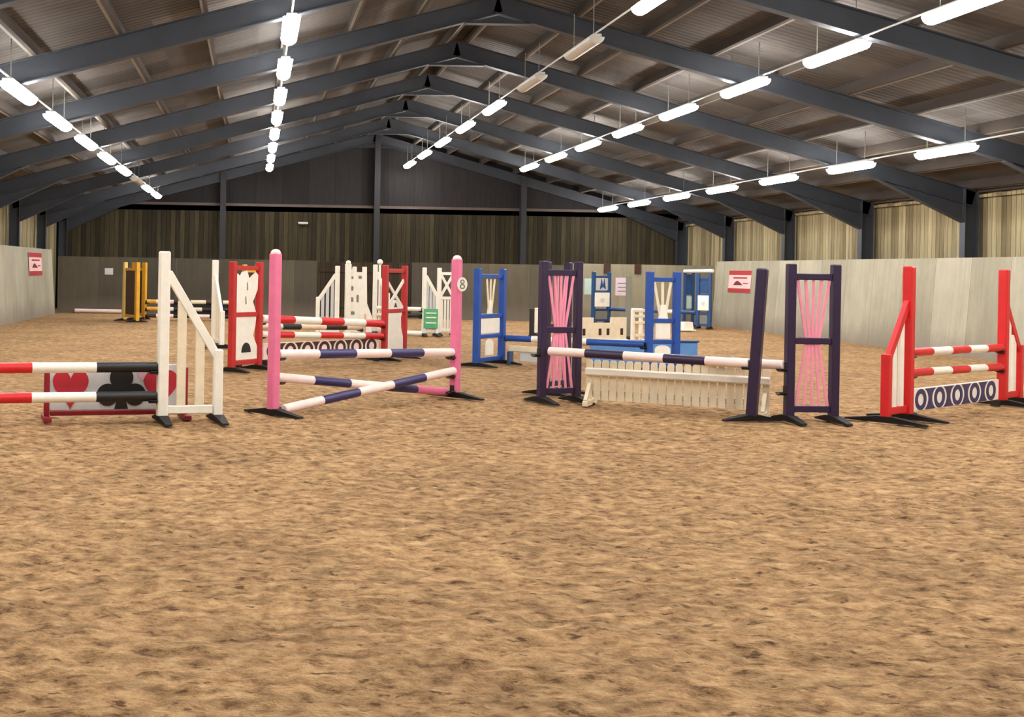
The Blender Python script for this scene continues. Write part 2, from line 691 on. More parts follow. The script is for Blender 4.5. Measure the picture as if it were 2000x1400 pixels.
# gable posts, girts
for x, lab in ((-1.1, 'dark steel post on the far gable, left of the middle'), (4.1, 'dark steel post in the middle of the far gable'),
               (9.05, 'dark steel post on the far gable, right of the middle')):
    bm = bmesh.new()
    i_beam(bm, (x, YB + 0.02, -0.05), (x, YB + 0.02, rz(x) - 0.25), 0.24, 0.19, (0, 1, 0))
    struct(trim_name(), bm, M['poststeel'], lab)
bm = bmesh.new()
add_box(bm, ((XL + XR) / 2, YB + 0.18, 3.62), (XR - XL, 0.06, 0.09))
struct(trim_name(), bm, M['girt'], 'horizontal rail across the far gable where boards meet sheeting')
for x, lab in ((WR - 0.08, 'horizontal rail high on the right boarding'), (WL + 0.08, 'horizontal rail high on the left boarding')):
    bm = bmesh.new()
    add_box(bm, (x, (YB + YF) / 2, 3.17), (0.1, YB - YF, 0.06))
    struct(trim_name(), bm, M['side_boards'], lab)
    bm = bmesh.new()
    add_box(bm, (x, (YB + YF) / 2, rz(x) - 0.13), (0.14, YB - YF, 0.14))
    struct(trim_name(), bm, M['purlin'], lab.replace('rail high on', 'eaves beam above'))

# kickboards: sloping boarded skirting round the arena
KR, KL, KYB = 13.8, -6.02, 37.2


def side_kick(name, x0, x1, y0, y1, h, mat, lab):
    bm = bmesh.new()
    s = 1 if x1 > x0 else -1
    p = [(x0, 0 - 0.04), (x1, h), (x1 + s * 0.05, h), (x0 + s * 0.05, -0.04)]
    a = [bm.verts.new((x, y0, z)) for x, z in p]
    b = [bm.verts.new((x, y1, z)) for x, z in p]
    bm.faces.new(a)
    bm.faces.new(b[::-1])
    for i in range(4):
        j = (i + 1) % 4
        bm.faces.new((a[i], b[i], b[j], a[j]))
    return struct(name, bm, mat, lab)


side_kick('wall_kickboard_right', KR, KR + 0.13, YF, 36.0, 1.92, M['kick_side'], 'pale boarded kickboard wall along the right side')
side_kick('wall_kickboard_left', KL, KL - 0.13, YF, 36.2, 1.92, M['kick_side'], 'pale boarded kickboard wall along the left side')
bm = bmesh.new()
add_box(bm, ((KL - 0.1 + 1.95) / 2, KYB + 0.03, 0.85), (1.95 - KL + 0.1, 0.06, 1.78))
struct('wall_kickboard_back', bm, M['kick_back'], 'weathered, darkened grey kickboard wall across the far end, left of the dark doors')
bm = bmesh.new()
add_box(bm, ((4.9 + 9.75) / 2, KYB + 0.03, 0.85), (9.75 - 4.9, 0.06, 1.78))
struct('wall_kickboard_back_middle', bm, M['kick_back'], 'weathered, darkened kickboard wall across the far end, right of the dark doors')
bm = bmesh.new()
add_box(bm, ((9.75 + 14.3) / 2, KYB + 0.03, 0.87), (14.3 - 9.75, 0.06, 1.86))
struct('wall_kickboard_back_right', bm, M['kick_pale'], 'paler kickboard section in the far right corner')
for q, (xa, xb, lab) in enumerate(((1.97, 3.42, 'left leaf of dark boarded doors added for the shaded gap in the far kickboards'),
                                   (3.44, 4.88, 'right leaf of dark boarded doors added for the shaded gap in the far kickboards'))):
    t = Thing('door_%d' % (q + 1), lab, None, ((xa + xb) / 2, KYB + 0.05, 0), 0, None, 'structure')  # doors added; their dark boards stand for the shade in an open gap
    t.box('door_panel', (0, 0, 0.86), (xb - xa, 0.05, 1.70), M['door_boards'])
    t.box('door_rail', (0, -0.035, 1.45), (xb - xa - 0.1, 0.03, 0.12), M['door_boards'])
    t.box('door_rail', (0, -0.035, 0.35), (xb - xa - 0.1, 0.03, 0.12), M['door_boards'])
    t.box('door_handle', ((0.55 if q == 0 else -0.55), -0.05, 0.95), (0.03, 0.03, 0.18), M['black'])

# ------------------------------------------------------------------ strip lights
ROWS = [  # x, z, first y, spacing, count in sight, unlit ones, description of the row
    (-3.155, 3.727, 15.8, 3.16, 8, {5}, 'row nearest left wall'),
    (0.428, 4.695, 16.2, 3.14, 8, set(), 'row just left of ridge'),
    (5.03, 4.96, 15.05, 3.45, 8, {1, 2}, 'row just right of ridge'),
    (8.01, 4.57, 13.5, 3.08, 8, set(), 'row halfway down right slope'),
    (11.53, 3.62, 20.0, 3.19, 7, set(), 'row nearest right wall'),
]
LT = {}


def lamp_proto(lit):
    t = Thing('strip_light', 'proto', 'light', (0, 0, 0))
    bm = bmesh.new()
    add_box(bm, (0, 0, 0.055), (0.14, 1.5, 0.05), None, 0.01)
    link_mesh('housing', bm, M['housing'], t.o)
    bm = bmesh.new()
    n = 10
    prev = None
    for yy, sc in ((-0.76, 0.7), (-0.74, 1.0), (0.74, 1.0), (0.76, 0.7)):
        ring = []
        for i in range(n + 1):
            a = PI + PI * i / n
            ring.append(bm.verts.new((0.115 * sc * math.cos(a), yy, 0.03 + 0.10 * sc * math.sin(a))))
        if prev:
            for i in range(n):
                bm.faces.new((prev[i], prev[i + 1], ring[i + 1], ring[i]))
            bm.faces.new((prev[n], prev[0], ring[0], ring[n]))
        else:
            bm.faces.new(ring)
        prev = ring
    bm.faces.new(prev[::-1])
    link_mesh('diffuser', bm, M['lamp'] if lit else M['unlit'], t.o, True)
    return t.o


protos = {True: None, False: None}
for (x, z, y0, sp, n, dark, desc) in ROWS:
    ylist = []
    q = 0
    while y0 + (q - 1) * sp > 1.0:
        q -= 1
    for i in range(q, n):
        ylist.append((i, y0 + i * sp))
    order = 0
    for i, yy in sorted(ylist, key=lambda e: -e[1]):
        lit = i not in dark
        if protos[lit] is None:
            o = protos[lit] = lamp_proto(lit)
        else:
            o = copy_tree(protos[lit])
        o.location = (x, yy, z)
        o['label'] = '%s strip light, %s from far end, %s' % ('lit' if lit else 'unlit', ords[order] if order < 13 else 'last', desc)
        o['category'] = 'light'
        o['group'] = 'strip lights in the ' + desc
        order += 1
    # hangers for each lamp (their height differs between rows)
    for ob in [o for o in bpy.data.objects if o.name.startswith('strip_light') and o.parent is None and abs(o.location.x - x) < 1e-4]:
        if any(c.name.startswith('hanger') for c in ob.children):
            continue
        for yy in (-0.55, 0.55):
            if (x, yy) not in LT:
                b2 = bmesh.new()
                add_tube(b2, (0, yy, 0.075), (0, yy, rz(x) - z + 0.01), 0.007, 6)
                LT[(x, yy)] = link_mesh('hanger', b2, M['grey'], ob)
            else:
                h = LT[(x, yy)].copy()
                col.objects.link(h)
                h.parent = ob
    b2 = bmesh.new()
    ya, yb = min(e[1] for e in ylist) - 0.8, max(e[1] for e in ylist) + 0.8
    add_tube(b2, (x, ya, z + 0.10), (x, yb, z + 0.10), 0.014, 8)
    o = link_mesh('cable_conduit', b2, M['housing'], None, True)
    tag(o, 'thin pale cable conduit joining the strip lights of the ' + desc, 'conduit', 'cable conduits over the strip lights')

# ------------------------------------------------------------------ wings
def slant_wing(label, base, rotz, post, slat, W=0.52, H=1.60, Ho=0.68, zs=1.40, ns=2, cups=(), group=None, feet=True, slat_w=0.09, pw=0.10, feet_len=0.66, rail_w=0.08, name='jump_wing', skin=None):
    t = Thing(name, label, 'jump wing', (base[0], base[1], 0), rotz, group)
    z0 = 0.05
    t.box('post', (0, 0, (z0 + H) / 2), (pw, pw, H - z0), post, 0.012)
    t.box('post', (W, 0, (z0 + Ho) / 2), (pw * 0.85, pw * 0.85, Ho - z0), post, 0.010)
    t.bar('slanted_rail', (pw * 0.35, 0, zs), (W - pw * 0.1, 0, Ho - 0.07), rail_w, 0.05, post)
    t.box('bottom_rail', (W / 2, 0, 0.115), (W - pw, 0.05, 0.075), post)
    for i in range(ns):
        x = W * (i + 1) / (ns + 1)
        zt = zs + (Ho - 0.07 - zs) * (x / W)
        t.box('slat', (x, 0, (0.10 + zt) / 2), (slat_w, 0.03, zt - 0.10), slat, 0.004)
    for zc in cups:
        t.cup(zc, -pw / 2)
    if feet:
        t.foot(0, feet_len)
        t.foot(W, feet_len)
    return t


def frame_wing(label, base, rotz, post, W=0.5, H=1.6, rails=(0.12, 0.80, 1.47), cups=(), group=None, pw=0.09, feet_len=0.66, name='jump_wing'):
    t = Thing(name, label, 'jump wing', (base[0], base[1], 0), rotz, group)
    for x in (0, W):
        t.box('post', (x, 0, (0.05 + H) / 2), (pw, pw, H - 0.05), post, 0.010)
        t.foot(x, feet_len)
    for z in rails:
        t.box('rail', (W / 2, 0, z), (W - pw, 0.05, 0.065), post)
    for zc in cups:
        t.cup(zc, -pw / 2)
    return t


def hourglass(t, W, z0, zm, z1, mat, n=5, wide=0.34, narrow=0.12, sw=0.026):
    """strips that run together at the middle rail and fan out above and below"""
    for (za, zb, tag_) in ((z0, zm, 'lower'), (zm, z1, 'upper')):
        for i in range(n):
            f = i / (n - 1) - 0.5
            xa = W / 2 + f * (wide if tag_ == 'lower' else narrow)
            xb = W / 2 + f * (narrow if tag_ == 'lower' else wide)
            t.bar('strip', (xa, -0.002 * i, za), (xb, -0.002 * i, zb), sw, 0.010, mat, bev=0.001)


def upright(label, base, rotz, mat, H=1.6, cups=(), pw=0.10, group=None, feet_len=0.7, turn=0.0, lean=0.0, cap=None, cup_side=-1, name='jump_stand'):
    t = Thing(name, label, 'jump stand', (base[0], base[1], 0), rotz, group)
    p = t.box('post', (0, 0, H / 2), (pw, pw, H - 0.10), mat, 0.012)
    p.location = (0, 0, 0)
    if lean:
        p.rotation_euler = (0, lean, 0)
    if cap:
        bm = bmesh.new()
        bmesh.ops.create_uvsphere(bm, u_segments=16, v_segments=8, radius=pw * 0.52)
        bmesh.ops.scale(bm, vec=(1, 1, 0.8), verts=bm.verts[:])
        bmesh.ops.translate(bm, vec=(0, 0, H - 0.05), verts=bm.verts[:])
        o = link_mesh('cap', bm, cap, t.o, True)
        o['label'] = 'pale rounded cap'
    for zc in cups:
        t.cup(zc, cup_side * pw / 2 + (math.tan(lean) * zc if lean else 0), cup_side)
    t.foot(0, feet_len, turn)
    return t


# ---- A. white wing with the card-suit filler, left foreground
a_in = gp(316, 824)
a_out = gp(424, 822)
rot = ang(a_in, a_out)
wA = slant_wing('white slatted wing at the right end of the playing-card fence', a_in, rot, M['white'], M['cream'], W=math.dist(a_in, a_out), cups=(0.515, 0.243), group='white slanted wings', slat_w=0.085)
d = Vector((math.cos(rot), math.sin(rot)))
pl = 3.0
a0 = Vector(a_in) - d * 0.055
a1 = a0 - d * pl
a1.y -= 0.0
bands_a = [(0.19, 'black'), (0.385, 'white'), (0.58, 'red'), (0.79, 'white'), (1.0, 'red')]
pole('upper red, white and black pole in front of the card panel', (a0.x, a0.y, 0.515), (a1.x, a1.y, 0.515), bands_a)
pole('lower red, white and black pole in front of the card panel', (a0.x, a0.y, 0.243), (a1.x, a1.y, 0.243), bands_a)
far = a1 - d * 0.055
slant_wing('white slatted wing at the left end of the playing-card fence', (far.x, far.y), rot + PI, M['white'], M['cream'], W=math.dist(a_in, a_out), cups=(0.515, 0.243), group='white slanted wings', slat_w=0.085)

# the panel with card suits
pA, pB = Vector((-1.94, 11.16)), Vector((-0.63, 11.52))
rotp = ang(pA, pB)
Wp = (pB - pA).length
t = Thing('jump_filler', 'white filler panel painted with heart and club card suits', 'filler', (pA.x, pA.y, 0), rotp)
t.box('panel', (Wp / 2, 0, 0.305), (Wp, 0.025, 0.43), M['greysheet'])
t.box('end_post', (0.02, 0, 0.26), (0.05, 0.05, 0.46), M['cardframe'])
t.box('end_post', (Wp - 0.02, 0, 0.26), (0.05, 0.05, 0.46), M['cardframe'])
t.box('bottom_rail', (Wp / 2, 0, 0.065), (Wp - 0.1, 0.05, 0.045), M['cardframe'])
t.box('foot', (0.02, 0, 0.02), (0.07, 0.34, 0.045), M['cardframe'])
t.box('foot', (Wp - 0.02, 0, 0.02), (0.07, 0.34, 0.045), M['cardframe'])


def heart(cx, cz, s):
    pts = []
    for i in range(36):
        a = 2 * PI * i / 36
        x = 16 * math.sin(a) ** 3
        z = 13 * math.cos(a) - 5 * math.cos(2 * a) - 2 * math.cos(3 * a) - math.cos(4 * a)
        pts.append((cx + x / 16 * s, cz + z / 16 * s * 1.22))
    return pts


yf0, yf1 = -0.022, -0.012
t.poly('heart_emblem', heart(0.24, 0.315, 0.168), yf0, yf1, M['cardred'])
t.poly('heart_emblem', heart(1.10, 0.315, 0.165), yf0, yf1, M['cardred'])
cx = 0.72
bm = bmesh.new()
add_poly(bm, ring_pts(cx, 0.395, 0.112, 0.112), yf0, yf1)
add_poly(bm, ring_pts(cx - 0.13, 0.235, 0.105, 0.105), yf0 + 0.001, yf1)
add_poly(bm, ring_pts(cx + 0.13, 0.235, 0.105, 0.105), yf0 + 0.001, yf1)
add_poly(bm, [(cx - 0.05, 0.20), (cx + 0.05, 0.20), (cx + 0.05, 0.38), (cx - 0.05, 0.38)], yf0 + 0.002, yf1)
add_poly(bm, [(cx - 0.065, 0.10), (cx + 0.065, 0.10), (cx + 0.018, 0.28), (cx - 0.018, 0.28)], yf0 + 0.002, yf1)
link_mesh('club_emblem', bm, M['black'], t.o)
t.poly('diamond_emblem', [(0.915, 0.36), (0.965, 0.43), (0.915, 0.50), (0.865, 0.43)], yf0, yf1, M['cardpink'])

# ---- B. pink cross-pole fence
b0 = gp(533, 810)
b1 = gp(888, 776)
rot = ang(b0, b1)
upright('bright pink stand with rounded cap, nearest the white card fence', b0, rot + PI, M['pink'], 1.66, (0.60, 0.36, 0.115), 0.10, 'pink stands of the cross-pole fence', 0.8, 0.0, 0.0, M['palepink'])
tb = upright('pink stand carrying a small white number plate', b1, rot, M['pink'], 1.66, (0.51, 0.29, 0.115), 0.10, 'pink stands of the cross-pole fence', 0.8, 0.0, 0.0, M['palepink'])
d = Vector((math.cos(rot), math.sin(rot)))
n = Vector((-d.y, d.x))       # away from the viewer
e0 = Vector(b0) + d * 0.058
e1 = Vector(b1) - d * 0.058
pole('top pale pink and navy pole of the pink fence', (e0.x, e0.y, 0.60), (e1.x, e1.y, 0.525), even('palepink', 'navy', 'palepink', 'navy', 'palepink'))
c0 = Vector(b0) + d * 0.06 - n * 0.09
c1 = Vector(b1) - d * 0.06 - n * 0.03
pole('diagonal pink and navy pole rising from the left foot to the right stand', (c0.x, c0.y, 0.062), (c1.x, c1.y, 0.315), even('palepink', 'navy', 'palepink', 'navy', 'palepink'), 0.046)
c0 = Vector(b0) + d * 0.06 + n * 0.06
c1 = Vector(b1) - d * 0.06 + n * 0.08
pole('diagonal pink and navy pole falling from the left stand to the right foot', (c0.x, c0.y, 0.37), (c1.x, c1.y, 0.062), even('palepink', 'navy', 'palepink', 'navy', 'pink'), 0.046)
# number plate
ploc = Vector((b1[0] + 0.02, b1[1] - 0.09, 0))
bm = bmesh.new()
add_poly(bm, ring_pts(0.05, 1.315, 0.058, 0.082, 20), -0.006, 0.006)
pl_ = link_mesh('number_plate', bm, M['white'], tb.o)
pl_.rotation_euler = (0, 0, -rot)
pl_.location = (math.cos(-rot) * 0.0 - math.sin(-rot) * -0.085, math.sin(-rot) * 0.0 + math.cos(-rot) * -0.085, 0)
bm = bmesh.new()
add_annulus(bm, 0.05, 1.345, 0.026, 0.014, -0.010, -0.005, 18)
add_annulus(bm, 0.05, 1.290, 0.031, 0.017, -0.010, -0.005, 18)
link_mesh('numeral', bm, M['grey'], pl_)

# ---- C. dark purple fence with pink strips and a white picket filler
p3a, p3b = gp(1540, 823), gp(1627, 824)
rot3 = ang(p3a, p3b)
W3 = math.dist(p3a, p3b)


def purple_wing(label, base, rotz, cups):
    t = frame_wing(label, base, rotz, M['purple'], W3, 1.60, (0.13, 0.82, 1.47), cups, 'dark purple wings with pink strips', 0.085, 0.62)
    hourglass(t, W3, 0.15, 0.82, 1.45, M['strippink'], 5, 0.33, 0.12, 0.030)
    return t


purple_wing('dark purple wing with fanned pink strips facing the viewer squarely', p3a, rot3, (0.57, 0.33))
p1a, p1b = gp(1057, 786), None
rot1 = math.radians(20)
p1 = Vector(p1a)
# pole line runs from the left wing to the near stand
s1 = Vector(gp(1467, 822))
dl = (s1 - (p1 + Vector((0.05, 0.05)))).normalized()
purple_wing('dark purple wing with pink strips at the left of the picket fence, nearer one', p1, rot1, (0.58,))
p2 = Vector((3.52, 14.35))
purple_wing('dark purple wing partly hidden behind the nearer wing left of the pickets', p2, math.radians(44), (0.53,))
st = upright('slim dark purple stand leaning slightly before the right end of the pickets', s1, ang(s1, p1), M['purple'], 1.60, (), 0.10, 'dark purple stands', 0.62, PI / 2 + 0.2 - ang(s1, p1) , -0.055)
dd = (p1 - s1).normalized()
q0 = s1 + dd * 0.06
q1 = p1 - dd * 0.06
q0 = Vector((q0.x, q0.y))
t_c = math.tan(-0.055) * 0.58
st.cup(0.58, 0.05 - 0.032, 1)
q0 = q0 - dd * 0.03
pole('front pale pink and purple pole above the white picket filler', (q1.x + 0.02, q1.y, 0.585), (q0.x, q0.y, 0.58), even('palepink', 'purple', 'palepink', 'purple', 'palepink'))
r0 = Vector(p3a) + Vector((-0.045, 0.0))
ln = (Vector((p2.x, p2.y)) - r0)
r1 = r0 + ln * 0.955
pole('rear pink and purple pole just behind the front one, ending at the square-on wing', (r1.x, r1.y, 0.53), (r0.x - 0.01, r0.y + 0.005, 0.57), even('palepink', 'purple', 'palepink', 'purple', 'palepink'))

# white picket filler
k0 = Vector(gp(1128, 788)) + Vector((0.07, -0.06))
k1 = Vector(gp(1527, 818)) + Vector((-0.06, 0.15))
rotk = ang(k0, k1)
Lk = (k1 - k0).length
t = Thing('picket_filler', 'low white picket filler under the purple and pink poles', 'filler', (k0.x, k0.y, 0), rotk)
np_ = 22
for i in range(np_):
    x = 0.04 + (Lk - 0.08) * i / (np_ - 1)
    bm = bmesh.new()
    add_poly(bm, [(x - 0.036, 0.06), (x + 0.036, 0.06), (x + 0.036, 0.48), (x + 0.024, 0.505), (x - 0.024, 0.505), (x - 0.036, 0.48)], -0.01, 0.01)
    link_mesh('picket', bm, M['cream'], t.o)
t.box('rail', (Lk / 2, -0.042, 0.375), (Lk, 0.06, 0.085), M['white'], 0.015)
t.box('rail', (Lk / 2, 0.026, 0.14), (Lk, 0.03, 0.07), M['cream'])
for x in (0.05, Lk - 0.05):
    bm = bmesh.new()
    add_bar(bm, (x, -0.24, 0.03), (x, 0.24, 0.03), 0.06, 0.06, (0, 0, 1), 0.005)
    add_bar(bm, (x, -0.22, 0.06), (x, -0.02, 0.24), 0.04, 0.04, (1, 0, 0), 0.004)
    link_mesh('foot', bm, M['cream'], t.o)

# ---- D. red and white fence on the right
r1a = Vector(gp(1771, 819))
r2a = Vector(gp(1957, 791))
rot = ang(r1a, r2a)
slant_wing('bright red wing with white slats at the near end of the right-hand fence', r1a, rot + PI, M['red'], M['white'], 0.50, 1.60, 0.70, 1.22, 2, (0.70, 0.485), 'bright red wings with white slats', True, 0.09, 0.10, 0.8)
slant_wing('bright red wing with white slats at the far end of the right-hand fence', r2a, rot, M['red'], M['white'], 0.50, 1.60, 0.70, 1.22, 2, (0.68, 0.455), 'bright red wings with white slats', True, 0.09, 0.10, 0.8)
d = (r2a - r1a).normalized()
n = Vector((-d.y, d.x))
e0, e1 = r1a + d * 0.055, r2a - d * 0.055
rw = even('red', 'white', 'red', 'white', 'red')
pole('upper red and white pole between the two bright red wings', (e0.x, e0.y, 0.70), (e1.x, e1.y, 0.68), rw, 0.044)
pole('lower red and white pole between the two bright red wings', (e0.x, e0.y, 0.485), (e1.x, e1.y, 0.455), rw, 0.044)


def ring_plank(label, a, b, z, h, back, front, n, offset=0.0, feet=True, squash=1.0):
    """hanging plank with painted rings"""
    a, b = Vector(a), Vector(b)
    L = (b - a).length
    t = Thing('filler_plank', label, 'filler', (a.x, a.y, 0), ang(a, b))
    t.box('plank', (L / 2, 0, z), (L, 0.03, h), back, 0.006)
    st = L / n
    for i in range(n):
        bm = bmesh.new()
        add_annulus(bm, st * (i + 0.5), z, h * 0.47, h * 0.27, -0.022, -0.012, 24, squash)
        link_mesh('painted_ring', bm, front, t.o)
    for i in range(n - 1):
        x = st * (i + 1)
        # dark shape left between two neighbouring rings, concave on both sides
        half = [st / 2 - (h * 0.47 * squash + st * 0.13) * math.sqrt(1 - 0.72 * (q / 6.0) ** 2) for q in range(-6, 7)]
        zz = [z + h * 0.46 * q / 6.0 for q in range(-6, 7)]
        t.poly('painted_bar', [(x + w_, z_) for w_, z_ in zip(half, zz)] + [(x - w_, z_) for w_, z_ in zip(half[::-1], zz[::-1])], -0.021, -0.012, front)
    if feet:
        for x in (0.05, L - 0.05):
            t.box('foot', (x, 0, (z - h / 2) / 2 - 0.005), (0.05, 0.10, z - h / 2), M['black'], 0.004)
    return t


f0, f1 = r1a + d * 0.10 + n * 0.02, r2a - d * 0.10 + n * 0.02
ring_plank('white plank with dark painted rings under the right-hand red fence', (f0.x, f0.y), (f1.x, f1.y), 0.19, 0.24, M['white'], M['navy'], 5, 0, True, 1.2)

# ---- E. red frames with white cut-out boards, left of the middle
x1o, x1i = Vector(gp(452, 726)), Vector(gp(504, 721))
x2i, x2o = Vector(gp(750, 704)), Vector(gp(788, 699))
rot = ang(x1i, x2i)


def red_frame(label, base, rotz, W, cups, wide):
    t = frame_wing(label, base, rotz, M['dullred'], W, 1.55, (0.12, 0.80, 1.46), cups, 'red frames with white cut-out boards', 0.09, 0.6)
    m = M['white']
    w2 = W / 2
    i = W - 0.10
    a = w2 - i / 2
    b = w2 + i / 2
    if wide:
        # broad white board, waisted on the inner side, with a dark arch at its foot
        pts = [(a, 0.16), (a, 1.40), (a + i * 0.22, 1.34), (a + i * 0.30, 1.40), (w2, 1.43), (w2 + i * 0.10, 1.30), (b - i * 0.10, 1.40), (b, 1.36),
               (b - i * 0.02, 1.15), (b - i * 0.22, 0.98), (b - i * 0.05, 0.80), (b - i * 0.10, 0.62), (b - i * 0.20, 0.50), (b, 0.34), (b, 0.16)]
        pts = [(W - x, z) for x, z in pts]
        t.poly('cutout_board', pts, -0.012, 0.012, m)
        arch = [(w2 - 0.09, 0.20)] + [(w2 + 0.10 * math.cos(PI - PI * k / 10), 0.30 + 0.12 * math.sin(PI * k / 10)) for k in range(11)] + [(w2 + 0.09, 0.20)]
        arch = [(w2 - 0.11, 0.26)] + [(w2 + 0.11 * math.cos(PI - PI * k / 10), 0.27 + 0.13 * math.sin(PI * k / 10)) for k in range(11)] + [(w2 + 0.11, 0.26)]
        t.poly('arch_opening', arch, -0.016, 0.016, M['black'], label='dark arch painted at the foot of the board')
        for (sx, sz) in ((w2 - 0.01, 1.20), (w2 + 0.02, 1.00)):
            t.poly('slit', [(sx - 0.015, sz - 0.05), (sx + 0.012, sz - 0.06), (sx + 0.02, sz + 0.05), (sx, sz + 0.06)], -0.015, 0.015, M['grey'])
    else:
        # crossed arms above a curved lower board
        t.bar('cross_arm', (a + 0.02, 0, 0.84), (b - 0.0, 0, 1.30), 0.065, 0.022, m)
        t.bar('cross_arm', (b - 0.02, 0.0, 0.84), (a + 0.0, 0.0, 1.30), 0.065, 0.020, m)
        pts = [(a, 0.16), (b, 0.16), (b - 0.01, 0.36), (b - i * 0.14, 0.52), (b - i * 0.16, 0.68), (b - 0.03, 0.84), (w2, 0.98), (a + 0.01, 0.84), (a + 0.0, 0.6), (a + 0.02, 0.4)]
        t.poly('cutout_board', pts, -0.012, 0.012, m)
        t.poly('arch_opening', [(w2 - 0.06, 0.86), (w2 + 0.06, 0.86), (w2 + 0.015, 0.93), (w2 - 0.015, 0.93)], -0.016, 0.016, M['brown'])
    return t


red_frame('weathered red frame with broad white board behind the pink stand', x1i, ang(x1i, x1o), math.dist(x1i, x1o), (0.70, 0.50), True)
red_frame('weathered red frame with white crossed arms in the middle of the hall', x2i, ang(x2i, x2o), max(0.40, math.dist(x2i, x2o)), (0.60, 0.40), False)
d = (x2i - x1i).normalized()
n = Vector((-d.y, d.x))
e0, e1 = x1i + d * 0.055, x2i - d * 0.055
bw = [(0.10, 'palepink'), (0.24, 'red'), (0.45, 'white'), (0.64, 'red'), (0.83, 'white'), (1.0, 'red')]
pole('thick top red and white pole between the weathered red frames', (e0.x, e0.y, 0.73), (e1.x, e1.y, 0.60), bw, 0.058)
pole('lower red and white pole between the weathered red frames', (e0.x, e0.y, 0.50), (e1.x, e1.y, 0.40), bw, 0.048)
h0, h1 = e0 + n * 0.45, e1 + n * 0.45
upright('short cream stand behind the broad white board', h0 - d * 0.06, rot + PI, M['cream'], 0.85, (0.60,), 0.08, 'short stands of the middle fence', 0.2)
upright('short cream stand behind the crossed white arms', h1 + d * 0.06, rot, M['cream'], 0.80, (0.52,), 0.08, 'short stands of the middle fence', 0.2)
pole('cream and black pole running just behind the red and white ones', (h0.x, h0.y, 0.60), (h1.x, h1.y, 0.52), [(0.32, 'cream'), (0.47, 'black'), (0.68, 'cream'), (0.86, 'black'), (1.0, 'cream')], 0.046)
f0, f1 = x1i + d * 0.12 + n * 0.03, x2i - d * 0.12 + n * 0.03
ring_plank('pale plank with dark painted rings under the middle red fence', (f0.x, f0.y), (f1.x, f1.y), 0.25, 0.24, M['palepink'], M['brown'], 7, 0, True, 1.1)

# ---- F. white wing seen edge on behind the card fence wing
tw = Vector(gp(418, 676))
slant_wing('thin white wing seen almost edge on beside the weathered red frame', tw, math.radians(-74), M['white'], M['cream'], 0.55, 1.60, 0.68, 1.3, 2, (), 'white slanted wings', True, 0.085, 0.105)
# ---- G. yellow fence in the far left
ya, yb_ = Vector(gp(243, 626)), Vector(gp(267, 629))


def yellow_wing(label, base, rotz, W, a, b):
    t = Thing('jump_wing', label, 'jump wing', (base[0], base[1], 0), rotz, 'yellow wings of the far left fence')
    t.box('post', (0, 0, 0.80), (0.12, 0.10, 1.54), a, 0.01)
    t.box('post', (W, 0, 0.80), (0.13, 0.10, 1.54), b, 0.01)
    t.box('rail', (W / 2, 0, 1.38), (W - 0.12, 0.05, 0.07), b)
    t.box('rail', (W / 2, 0, 0.14), (W - 0.12, 0.05, 0.07), b)
    t.box('infill_board', (W / 2 - 0.02, 0.01, 0.76), (W - 0.16, 0.025, 1.16), M['brown'])
    t.foot(0, 0.6)
    t.foot(W, 0.6)
    return t


yellow_wing('yellow wing with dark brown infill in the far left, nearest one', ya, ang(ya, yb_), math.dist(ya, yb_), M['paleyellow'], M['yellow'])
yc = Vector(gp(281, 624))
t2 = yellow_wing('yellow wing close behind the nearest yellow wing', yc, math.radians(150), 0.34, M['yellow'], M['yellow'])
t2.cup(0.50, 0.065, -1) if False else None
yd = yc + Vector((2.75, 0.35))
t3 = yellow_wing('yellow wing at the hidden right end of the dark poles', yd, math.radians(20), 0.4, M['yellow'], M['yellow'])
for q, (z, bands, lab) in enumerate((
        (0.50, [(0.10, 'yellow'), (0.28, 'palepink'), (0.46, 'black'), (0.62, 'cream'), (0.80, 'brown'), (1.0, 'cream')], 'topmost brown and cream pole of the yellow fence'),
        (0.30, [(0.12, 'yellow'), (0.28, 'palepink'), (0.44, 'black'), (0.58, 'cream'), (0.9, 'black'), (1.0, 'brown')], 'middle black and cream pole of the yellow fence'),
        (0.11, [(0.10, 'brown'), (0.28, 'palepink'), (0.46, 'black'), (0.66, 'palepink'), (0.9, 'black'), (1.0, 'cream')], 'lowest black and pink pole of the yellow fence'))):
    pole(lab, (yc.x + 0.07, yc.y, z), (yd.x - 0.07, yd.y, z), bands, 0.055)
    for tt, sgn in ((t2, 1), (t3, -1)):
        tt.cup(z, -0.06, -1)
dk = (yd - yc).normalized()
t = Thing('jump_filler', 'dark brown filler boards hanging under the yellow fence poles', 'filler', (yc.x + 0.75, yc.y + 0.22, 0), ang(yc, yd))
t.box('panel', (0.95, 0, 0.28), (1.95, 0.03, 0.44), M['black'])
t.box('foot', (0.2, 0, 0.04), (0.06, 0.25, 0.08), M['black'])
t.box('foot', (1.7, 0, 0.04), (0.06, 0.25, 0.08), M['black'])

